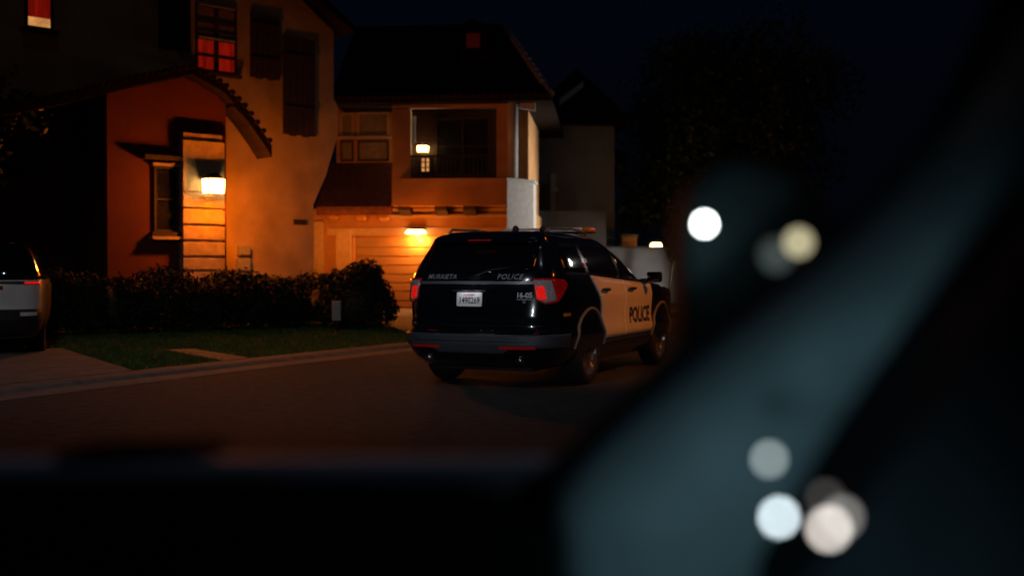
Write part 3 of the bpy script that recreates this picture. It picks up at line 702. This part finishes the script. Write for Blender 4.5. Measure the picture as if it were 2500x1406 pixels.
spo = MB(); prs = [(-.58, 1.64), (-.84, 1.605), (-.90, 1.632), (-.82, 1.672), (-.58, 1.712)]; nx = 20
vs = []
for i in range(nx+1):
    a = -.66+1.32*i/nx; k_ = abs(a)/.66
    for p, q in prs: vs.append((a, p+.12*k_**3, q-.035*k_**2))
n5 = len(prs); spo.add(vs, [(i*n5+j, i*n5+(j+1) % n5, (i+1)*n5+(j+1) % n5, (i+1)*n5+j) for i in range(nx) for j in range(n5)]+[tuple(range(n5)), tuple(range(nx*n5+n5-1, nx*n5-1, -1))])
spo.build('spoiler', M['paint'], pc, smooth=False)
MB().box((-.14, -.915, 1.622), (.14, -.88, 1.640)).build('brake_light', M['red_lens'], pc, bev=.004)
# tail lamps
for sg in (-1, 1):
    q0 = .34
    fn = (lambda q, z, off=0, sg=sg: C.q(sg*q, z, off))
    lampb = patch(fn, q0, .80, [(q0, .985), (.45, .935), (.60, .955), (.70, 1.06), (.80, 1.15)], [(q0, 1.215), (.6, 1.215), (.80, 1.20)], .016, 26, 10).build('tail_light', M['red_lens'], pc, smooth=True)
    patch(fn, q0+.004, .575, [(q0, .995), (.45, .95), (.56, .97)], [(q0, 1.195), (.575, 1.195)], .021, 20, 10).build('clear_lens', M['clear_lens'], lampb, smooth=True)
    patch(fn, q0+.010, .45, [(q0, 1.0), (.42, .985), (.45, .99)], [(q0, 1.128), (.45, 1.128)], .027, 16, 8).build('lit_lens', M['red_on'], lampb, smooth=True)
# licence plate
def on_plate(x, z, off): 
    t = Vector((0, .06, 1)).normalized(); o_ = Vector((-.02, -1.113, .985)); return o_+Vector((x, 0, 0))+t*z+Vector((0, -off, 0))
pts = []
for (cx_, cz_), a0 in (((.138, .062), 0), ((-.138, .062), 90), ((-.138, -.062), 180), ((.138, -.062), 270)):
    for k in range(5): a = R(a0+22.5*k); pts.append((cx_+.0145*math.cos(a), cz_+.0145*math.sin(a)))
lpz = MB().prism(pts, 0, .006, lambda p, q, a: on_plate(p, q, a)).build('licence_plate', M['plate'], pc)
put_text('1490269', .098, lambda x, z: on_plate(x, z-.014, .0078), 'plate_number', M['ink'], lpz, bold=.0018, sx=.74)
put_text('CA EXEMPT', .026, lambda x, z: on_plate(x, z+.046, .0078), 'plate_heading', M['inkred'], lpz, bold=.0005)
MB().prism([(-.19, .082), (.19, .082), (.21, .10), (-.21, .10)], 0, .03, lambda p, q, a: on_plate(p, q, a-.006)).build('plate_lamp_housing', M['blackplastic'], pc)
# lettering on the tailgate
put_text('MURRIETA', .072, lambda x, z: rr(x-.40, z+1.228, .012), 'lettering', M['letter_grey'], pc, bold=.001, shear=.25, space=1.1)
put_text('POLICE', .080, lambda x, z: rr(x+.42, z+1.228, .012), 'lettering', M['letter_grey'], pc, bold=.001, shear=.25, space=1.15)
put_text('16-05', .078, lambda x, z: rr(x+.60, z+1.03, .010), 'unit_number', M['letter_white'], pc, bold=.003, sx=.95)
patch(rr, .52, .685, lambda x: .984, lambda x: .990, .009, 6, 1, .006).build('unit_line', M['letter_white'], pc)
put_text('TS', .035, lambda x, z: rr(x+.60, z+.958, .010), 'unit_mark', M['letter_grey'], pc, bold=.001)
# doors and windows of both sides
belt = [(-.9, 1.27), (.1, 1.245), (1.0, 1.20), (2.2, 1.135)]
def arch_z(y, yc=0, r=.50): 
    d = abs(y-yc); return .40+math.sqrt(max(0, r*r-d*d)) if d < r else 0
for sg in (1, -1):
    s_ = sd(sg)
    def bot_r(y):
        if y < .34: return max(arch_z(y, 0, .50), 1.235-(y-.10)*1.40)
        return max(.50, arch_z(y, 0, .50))
    d1 = patch(s_, .105, 1.175, bot_r, lambda y: pl_(belt, y)-.004, .012, 60, 12).build('door', M['white_paint'], pc, smooth=False)
    d2 = patch(s_, 1.19, 2.33, lambda y: max(.50, arch_z(y, 2.865, .56)), lambda y: pl_(belt, y)-.004, .012, 44, 12).build('door', M['white_paint'], pc, smooth=False)
    for d_ in (d1, d2): d_.data.polygons.foreach_set('use_smooth', [True]*len(d_.data.polygons)); 
    for d_, y in ((d1, .42), (d2, 1.42)):
        b = MB(); b.tube([s_(y-.11, 1.075, .03), s_(y-.08, 1.078, .055), s_(y+.08, 1.074, .055), s_(y+.11, 1.071, .03)], [.012, .018, .018, .012], 10); b.build('handle', M['blackplastic'], d_, smooth=True)
    # lower door chrome strip, rocker, arch trims
    patch(s_, .56, 2.34, lambda y: .405, lambda y: .50, .008, 30, 3).build('rocker_panel', M['blackplastic'], pc)
    patch(s_, .58, 2.32, lambda y: .452, lambda y: .474, .020, 30, 2).build('rocker_strip', M['chrome'], pc)
    for yc in (0, 2.865):
        at_ = MB(); n = 36; vs = []
        for i in range(n+1):
            a = R(4+172*i/n)
            for rad, off in ((.452, -.02), (.452, .014), (.472, .018), (.484, .012), (.486, -.01)):
                p = C.side(yc+rad*math.cos(a), max(.26, .40+rad*math.sin(a)), sg, off); vs.append(p)
        at_.add(vs, [(i*5+j, i*5+j+1, (i+1)*5+j+1, (i+1)*5+j) for i in range(n) for j in range(4)]); at_.build('arch_trim', mat('arch_grey', (.17, .17, .17), .5, noise=.1), pc, smooth=True)
        wheel(pc, sg*.965, yc, .37, .37, sg)
    # glazing
    top_w = [(-.75, 1.50), (-.5, 1.56), (.3, 1.60), (1.05, 1.585), (1.35, 1.50), (1.65, 1.375), (1.98, 1.19)]
    for a0, a1, nm in ((-.62, -.02, 'quarter_window'), (.10, 1.10, 'side_window'), (1.20, 1.98, 'side_window')):
        patch(s_, a0, a1, lambda y: pl_(belt, y)+.025, lambda y: max(pl_(belt, y)+.03, pl_(top_w, y)), .006, 24, 6).build(nm, M['carglass'], pc, smooth=True)
    # door mirror
    mr = MB(); n = 10
    mr.add([], [])
    mi = MB().ball((sg*1.13, 2.02, 1.215), (.115, .075, .082), 14)
    mi.v = [(sg*1.13+max(-.095, min(.095, (v[0]-sg*1.13)*1.15)), 2.02+max(-.06, min(.07, v[1]-2.02)), 1.215+max(-.07, min(.07, (v[2]-1.215)*1.15))) for v in mi.v]
    mo = mi.build('mirror', M['paint'], pc, smooth=True, bev=.012)
    MB().tube([(sg*.94, 2.0, 1.16), (sg*1.08, 2.02, 1.18)], [.035, .025], 10).build('mirror_arm', M['blackplastic'], mo, smooth=True)
    MB().box((sg*1.13-.085, 1.948, 1.155), (sg*1.13+.085, 1.956, 1.275)).build('mirror_glass', M['carglass'], mo, bev=.01)
    # roof rail
    MB().tube([(sg*.60, -.45, 1.735), (sg*.62, -.35, 1.775), (sg*.63, .3, 1.79), (sg*.60, .8, 1.765), (sg*.58, .9, 1.735)], .016, 8).build('roof_rail', M['satin'], pc, smooth=True)
    # amber side marker & rear wheelhouse reflector
    patch(s_, -.72, -.60, lambda y: .80, lambda y: .835, .010, 6, 2).build('side_marker', M['amber'], pc)
put_text('POLICE', .27, lambda x, z: C.side(x+1.80, z+.73, 1, .0145), 'lettering', M['ink'], pc, bold=.010, sx=.96)
put_text('POLICE', .27, lambda x, z: C.side(1.80-x, z+.73, -1, .0145), 'lettering', M['ink'], pc, bold=.010, sx=.96)
# windshield (far side)
patch(lambda x, z, off=0: (lambda v: Vector((v.x, 2*C.dims(z)[0]-v.y+2*off*.5, v.z)))(C.rear(x, z, off)), -.66, .66, lambda x: 1.25, lambda x: 1.60, .006, 20, 8).build('windshield', M['carglass'], pc, smooth=True)
for sg in (-1, 1): MB().box((sg*.55-.2, 3.70, .80), (sg*.55+.2, 3.86, .95)).build('headlight', M['clear_lens'], pc, bev=.03)
# antennas, light bar, window sticker
MB().ball((.17, -.30, 1.765), (.035, .05, .05), 10).build('antenna', M['blackplastic'], pc, smooth=True)
MB().ball((.02, .9, 1.81), (.05, .05, .05), 10).build('antenna', M['blackplastic'], pc, smooth=True)
lb = MB().box((-.60, 1.0, 1.765), (.60, 1.22, 1.780)).build('light_bar', M['blackplastic'], pc, bev=.005)
MB().box((-.585, .995, 1.781), (.50, 1.225, 1.836)).build('bar_lens', M['lightbar'], lb, bev=.015)
MB().box((.502, .995, 1.781), (.60, 1.225, 1.836)).build('bar_end_lens', M['amber'], lb, bev=.015)
for x in (-.4, .4): MB().tube([(x, 1.05, 1.72), (x, 1.05, 1.765)], .02).build('bar_foot', M['blackplastic'], lb)
patch(sd(1), -.02, .035, lambda y: 1.33, lambda y: 1.39, .010, 3, 3).build('sticker', M['inkred'], pc)
def carw(p): return Vector((CARX+p[0]*math.cos(TH)+p[1]*math.sin(TH), CARY-p[0]*math.sin(TH)+p[1]*math.cos(TH), p[2]))
for x in (-.08, .06):
    light('plate_light', 'POINT', carw((x, -1.19, 1.085)), .16, (.95, .95, 1), .01)  # added points that brighten the plate

# ---- white parked car at the left edge
tab2 = [(.26, -.80, 3.2, .80), (.36, -.95, 3.3, .86), (.5, -1.0, 3.35, .89), (.62, -1.0, 3.36, .90), (.66, -.96, 3.36, .90), (.72, -.95, 3.36, .905), (.95, -.93, 3.3, .905), (1.0, -.92, 3.1, .90), (1.06, -.90, 2.6, .89), (1.12, -.87, 2.1, .87), (1.18, -.83, 1.95, .85), (1.40, -.66, 1.55, .77), (1.52, -.58, 1.2, .70), (1.58, -.50, .95, .6), (1.60, -.3, .6, .4)]
C2 = Car(tab2)
wc_p = at(-56, 700, 15.7); wcar = empty('parked_car', (wc_p.x, wc_p.y, .11), R(21)); tag(wcar, 'white parked car with thin red tail light, cut off by the left edge', 'car')
bo = C2.loft(sorted(set([t[0] for t in tab2]+[.56, .8, .88, 1.25, 1.3])), 72).build('body', M['white_paint'], wcar, smooth=True)
cut_arches(bo, (0, 2.6), .39, .36, .90)
bo.data.materials.clear(); bo.data.materials.append(M['white_paint']); bo.data.materials.append(M['paint'])
for p_ in bo.data.polygons: p_.material_index = 1 if p_.center.z > 1.07 else 0  # upper body painted black for the unlit cabin
r2 = lambda x, z, off=0: C2.rear(x, z, off)
patch(lambda q, z, off=0: C2.q(q, z, off), -.8, .8, lambda x: .27, lambda x: .66, .012, 50, 8).build('bumper', M['blackplastic'], wcar)
patch(lambda q, z, off=0: C2.q(q, z, off), -.97, .97, lambda x: 1.075, lambda x: 1.585, .006, 60, 8).build('rear_window', M['carglass'], wcar, smooth=True)  # dark glass also laid over the pillars, so the cabin stays dark
patch(lambda q, z, off=0: C2.q(q, z, off), -.7, .7, lambda x: 1.005, lambda x: 1.045, .010, 50, 2).build('tailgate_strip', M['blackplastic'], wcar)
for sg in (-1, 1):
    patch(lambda q, z, off=0: C2.q(sg*q, z, off), .36, .72, lambda x: 1.008, lambda x: 1.038, .014, 20, 2).build('tail_light', M['red_on'], wcar)
    patch(lambda q, z, off=0: C2.q(sg*q, z, off), .30, .60, lambda x: .57, lambda x: .62, .020, 16, 2).build('bumper_trim', M['lightbar'], wcar)  # white strip put in for the bright highlight on the bumper
    for yc in (0, 2.6): wheel(wcar, sg*.88, yc, .33, .33, sg)
    for a0, a1 in ((-.4, .1), (.2, .9), (1.0, 1.6)):
        patch(lambda y, z, off=0: C2.side(y, z, sg, off), a0, a1, lambda y: 1.13, lambda y: min(1.48, 1.13+max(.02, (1.75-y)*.8)), .006, 10, 5).build('side_window', M['carglass'], wcar, smooth=True)
patch(r2, -.16, .16, lambda x: .80, lambda x: .92, .008, 6, 3).build('licence_plate', M['plate'], wcar)
patch(r2, .06, .40, lambda x: .925, lambda x: .985, .012, 10, 3).build('brake_light', M['dim_lit'], wcar)  # glowing patch put in for the tail lamp's reflection on the tailgate

# ------------------------------------------------------------------ street lighting
def street_lamp(pos, col, hgt, aim, energy, cone, label, blend=.6, rad=.12):
    r = empty('street_lamp', (pos[0], pos[1], .0)); tag(r, label, 'street lamp')
    d = (Vector(aim)-Vector((pos[0], pos[1], aim[2]))).normalized()
    MB().tube([(0, 0, 0), (0, 0, hgt*.5), (0, 0, hgt), tuple(d*.6+Vector((0, 0, hgt+.25))), tuple(d*1.3+Vector((0, 0, hgt+.3)))], [.09, .07, .055, .04, .035]).build('pole', M['metal_grey'], r, smooth=True)
    hd = MB().ball(d*1.55+Vector((0, 0, hgt+.3)), (.32, .2, .08), 10).build('head', M['metal_grey'], r, smooth=True)
    m = mat('street_lens', (.8, .8, .8), .3, em=col, es=12)
    MB().ball(d*1.55+Vector((0, 0, hgt+.22)), (.16, .12, .04), 8).build('lens', m, r, smooth=True)
    light('street_light', 'SPOT', Vector((pos[0], pos[1], .13))+d*1.55+Vector((0, 0, hgt+.12)), energy, col, rad, aim, cone, blend)
street_lamp((9.3, 9.3), (1, .23, .003), 6.6, (1.5, 14.3, .9), 6600, 34, 'tall sodium street lamp on the far kerb right of the police car', 1, .15)
street_lamp((-3.2, 2.6), (.92, .95, 1), 6.8, (-3.0, 13.2, .2), 3900, 64, 'tall pale street lamp on the kerb nearest the white parked car', 1, .12)
# added low post lamp, hidden behind the wing mirror, lights the balcony side
pp = Vector((6.3, 33.2, .3)); r = empty('post_lamp', pp); tag(r, 'short post lamp with a white globe between the white wall and the road', 'lamp')
MB().tube([(0, 0, -.3), (0, 0, 2.9)], .045).build('pole', M['metal_dark'], r, smooth=True)
MB().ball((0, 0, 3.05), (.14, .14, .16), 10).build('globe', mat('globe_glass', (.8, .8, .8), .3, em=(.9, .95, 1), es=6), r, smooth=True)
light('post_light', 'SPOT', pp+Vector((-.25, .05, 3.0)), 2000, (1, .93, .86), .1, (-2.5, 34.0, 2.9), 92, .9)
bl = Vector((6.15, 36.6, .3)); r = empty('bollard_lamp', bl); tag(r, 'low bollard lamp lighting the white garden wall', 'lamp')  # added out of sight to brighten the white wall
MB().tube([(0, 0, -.3), (0, 0, .85)], .06).tube([(0, 0, 1.12), (0, 0, 1.18)], .09).build('pole', M['metal_dark'], r, smooth=False)
MB().tube([(0, 0, .86), (0, 0, 1.11)], .05).build('lens', mat('bollard_glass', (.8, .8, .8), .3, em=(1, .95, .9), es=5), r, smooth=True)
light('bollard_light', 'SPOT', bl+Vector((-.15, .1, 1.0)), 75, (1, .95, .9), .08, (3.4, 39.4, .6), 95, .8)
light('sodium_spill', 'POINT', (8.2, 9.9, 6.6), 50, (1, .26, .03), .2)
street_lamp((13.6, 27.5), (1, .95, .9), 6.6, (3.0, 16.5, .6), 260, 50, 'tall white street lamp farther along the far kerb', 1, .2)
light('headlamp_light', 'SPOT', (.25, 2.2, .64), 300, (.86, .93, 1), .05, aim=(0, 12, 1.15), cone=28, blend=1)
light('moonlight', 'SUN', (0, 0, 30), .02, (.7, .8, 1), .01, aim=(-6, 12, 0))

# ------------------------------------------------------------------ cabin of the car the picture is taken from
cab = empty('car_cabin', (0, .6, 0)); tag(cab, 'dark out-of-focus car cabin framing the view, dashboard below and windscreen pillar at right', 'car interior')
cab.location = (0, 0, 0)
def camp(px, py, d): return at(px, py, d)
# dashboard: top edge at the foot of the windscreen, falling away towards the viewer and to the right
db = MB(); prof = []
xs = [-400, 0, 400, 800, 1100, 1230, 1300, 1350, 1400]
top_y = [1150, 1150, 1150, 1150, 1152, 1180, 1250, 1340, 1440]
front = [camp(x, y, .78) for x, y in zip(xs, top_y)]
near = [camp(x, y, .78)+Vector((0, -.40, -.10)) for x, y in zip(xs, top_y)]
near = [Vector((p.x*.62, p.y, p.z-.02)) for p in near]
low = [p+Vector((0, 0, -.5)) for p in near]; flow = [p+Vector((0, 0, -.6)) for p in front]
n = len(xs); db.add(front+near+low+flow, [(i+k*n, i+1+k*n, i+1+((k+1) % 4)*n, i+((k+1) % 4)*n) for k in range(4) for i in range(n-1)]+[(0, n, 2*n, 3*n), (n-1, 2*n-1, 3*n-1, 4*n-1)])
db.build('dashboard', M['cabin_black'], cab, bev=.01)
# scuttle and wiper beyond the glass
b = MB(); b.prism([(-.7, -.02), (.2, -.02), (.2, -.10), (-.7, -.10)], 0, .05, lambda p, q, a: Vector((p, 1.02+a, camp(700, 1128, 1.02).z+q+.02))); b.build('scuttle_panel', mat('scuttle_grey', (.55, .62, .70), .6, noise=.3, nscale=4), cab, bev=.01)
b = MB(); wy = .98
b.tube([camp(140, 1120, wy), camp(300, 1105, wy), camp(530, 1098, wy)], [.006, .010, .008], 8); b.tube([camp(200, 1098, wy), camp(560, 1086, wy)], .004, 8); b.build('wiper', M['cabin_black'], cab, smooth=True)
# windscreen pillar: swept flat section from lower left to upper right, coming nearer as it rises
# inner (outside-view) edge in the picture, outer edge in the picture, distance
secs = [(1130, 1520, 2060, 1760, .88), (1240, 1330, 2060, 1560, .86), (1380, 1140, 2080, 1340, .83), (1550, 975, 2160, 1150, .80), (1740, 820, 2280, 1000, .76), (1950, 670, 2410, 840, .72), (2130, 510, 2550, 650, .68), (2300, 320, 2690, 450, .63), (2450, 120, 2830, 220, .58), (2590, -80, 2950, -10, .54)]
edge = [(1215, 1420, 1330, 1500, .92), (1225, 1240, 1350, 1350, .92), (1330, 1135, 1440, 1200, .90), (1480, 1010, 1590, 1070, .87), (1640, 850, 1750, 920, .83), (1860, 700, 1960, 780, .79), (2045, 560, 2150, 620, .75), (2200, 390, 2320, 440, .70), (2320, 200, 2470, 240, .65), (2450, -80, 2640, -60, .60)]
def cat(rows, k, t):
    i = min(int(t), len(rows)-2); u = t-i
    p = [rows[max(0, min(len(rows)-1, i+j))][k] for j in (-1, 0, 1, 2)]
    return .5*((2*p[1])+(-p[0]+p[2])*u+(2*p[0]-5*p[1]+4*p[2]-p[3])*u*u+(-p[0]+3*p[1]-3*p[2]+p[3])*u**3)
pil = MB(); NS, NU = 60, 28; vs = []
for i in range(NS+1):
    t = (len(secs)-1)*i/NS; a = [cat(secs, k, t) for k in range(5)]
    A_, B_ = camp(a[0], a[1], a[4]+.05), camp(a[2], a[3], a[4]+.0)
    back = Vector((.25, .97, 0)).normalized()
    for j in range(NU):
        th_ = 2*math.pi*j/NU; cx_ = math.copysign(abs(math.cos(th_))**1.0, math.cos(th_)); sy_ = math.sin(th_)
        p = (A_+B_)/2+(B_-A_)/2*cx_+back*(sy_*.13+.10); vs.append(p)
pil.add(vs, [(i*NU+j, i*NU+(j+1) % NU, (i+1)*NU+(j+1) % NU, (i+1)*NU+j) for i in range(NS) for j in range(NU)]+[tuple(range(NU)), tuple(range(NS*NU+NU-1, NS*NU-1, -1))])
pil.build('windscreen_pillar', M['cabin_trim'], cab, smooth=True)
# black rubber edge strip on the windscreen side
rb = MB(); vs = []
for i in range(NS+1):
    t = (len(edge)-1)*i/NS; a = [cat(edge, k, t) for k in range(5)]
    A_, B_ = camp(a[0], a[1], a[4]+.05), camp(a[2], a[3], a[4]+.05)
    for j in range(NU):
        th_ = 2*math.pi*j/NU; vs.append((A_+B_)/2+(B_-A_)/2*math.cos(th_)+Vector((.25, .97, 0))*(math.sin(th_)*.012))
rb.add(vs, [(i*NU+j, i*NU+(j+1) % NU, (i+1)*NU+(j+1) % NU, (i+1)*NU+j) for i in range(NS) for j in range(NU)]+[tuple(range(NU)), tuple(range(NS*NU+NU-1, NS*NU-1, -1))])
rb.build('glass_seal', M['cabin_black'], cab, smooth=True)
# door panel and side window frame, right of the pillar
dp = MB(); quad = [(1840, 1500, 1.0), (1850, 1180, 1.0), (2040, 960, .96), (2280, 740, .90), (2440, 520, .84), (2600, 250, .78), (2900, -100, .70), (3100, -100, .40), (3100, 1600, .40), (1840, 1600, .7)]
ps = [camp(*q) for q in quad]; dp.add(ps+[p+Vector((.05, .06, 0)) for p in ps], [tuple(range(10)), tuple(range(19, 9, -1))]+[(i, (i+1) % 10, (i+1) % 10+10, i+10) for i in range(10)])
dp.build('door_panel', M['cabin_door'], cab)
# exterior mirror seen past the pillar
dm_ = .98
mv = [(1690, 470), (1672, 560), (1672, 800), (1700, 872), (1800, 890), (1960, 880), (2080, 700), (2060, 540), (1980, 440), (1900, 400), (1800, 380), (1730, 410)]
mvb = MB(); mvb.prism([(0, 0)]*0+[tuple(camp(x, y, dm_).xz) for x, y in mv], 0, .11, lambda p, q, a: Vector((p, dm_+a, q)))
mh = mvb.build('wing_mirror', mat('mirror_housing', (.016, .022, .024), .8, noise=.2), cab, bev=.02)
# emissive discs put in for out-of-focus glints and reflections ---------------------------------------------------------
def glint(px, py, d, rpx, col, es, name='indicator_lamp', par=cab):
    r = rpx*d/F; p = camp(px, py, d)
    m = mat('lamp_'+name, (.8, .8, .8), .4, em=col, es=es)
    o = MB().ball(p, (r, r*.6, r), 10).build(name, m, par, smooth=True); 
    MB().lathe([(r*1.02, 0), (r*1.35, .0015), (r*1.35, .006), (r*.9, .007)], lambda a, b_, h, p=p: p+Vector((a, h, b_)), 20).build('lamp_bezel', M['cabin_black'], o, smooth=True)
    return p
glint(1720, 547, .88, 9, (.92, 1, 1), 46)
glint(1950, 592, .88, 22, (.85, .76, .46), 1.7)
glint(1896, 622, .80, 28, (.35, .30, .17), .16)
glint(2038, 562, 1.0, 8, (.5, .5, .45), 1.5)
glint(1878, 1120, .70, 14, (.40, .46, .46), 5.5)
glint(1902, 1262, .63, 13, (.80, .93, 1), 14.0)
glint(2024, 1290, .575, 15, (1, .90, .82), 9.0)
glint(2056, 1262, .60, 15, (.5, .46, .42), 4.0)
glint(2085, 1350, .66, 16, (.12, .12, .13), 2.6)
glint(2015, 1215, .66, 14, (.16, .11, .09), 2.0)
light('mirror_lamp_light', 'POINT', camp(1724, 590, .945), .012, (.45, .95, 1), .008)  # added point that makes the teal halo round the mirror glint
light('instrument_light', 'SPOT', (.02, .22, H-.28), 3.9, (.5, .88, 1), .05, aim=camp(1660, 1240, .86), cone=74, blend=1)

# ------------------------------------------------------------------ render settings
sc.view_settings.view_transform = 'Standard'; sc.view_settings.look = 'None'; sc.view_settings.exposure = 0; sc.view_settings.gamma = 1
sc.render.engine = 'CYCLES'
cy = sc.cycles; cy.use_denoising = True; cy.max_bounces = 6; cy.diffuse_bounces = 3; cy.glossy_bounces = 3; cy.sample_clamp_indirect = 4; cy.caustics_reflective = False; cy.caustics_refractive = False
cy.use_adaptive_sampling = False
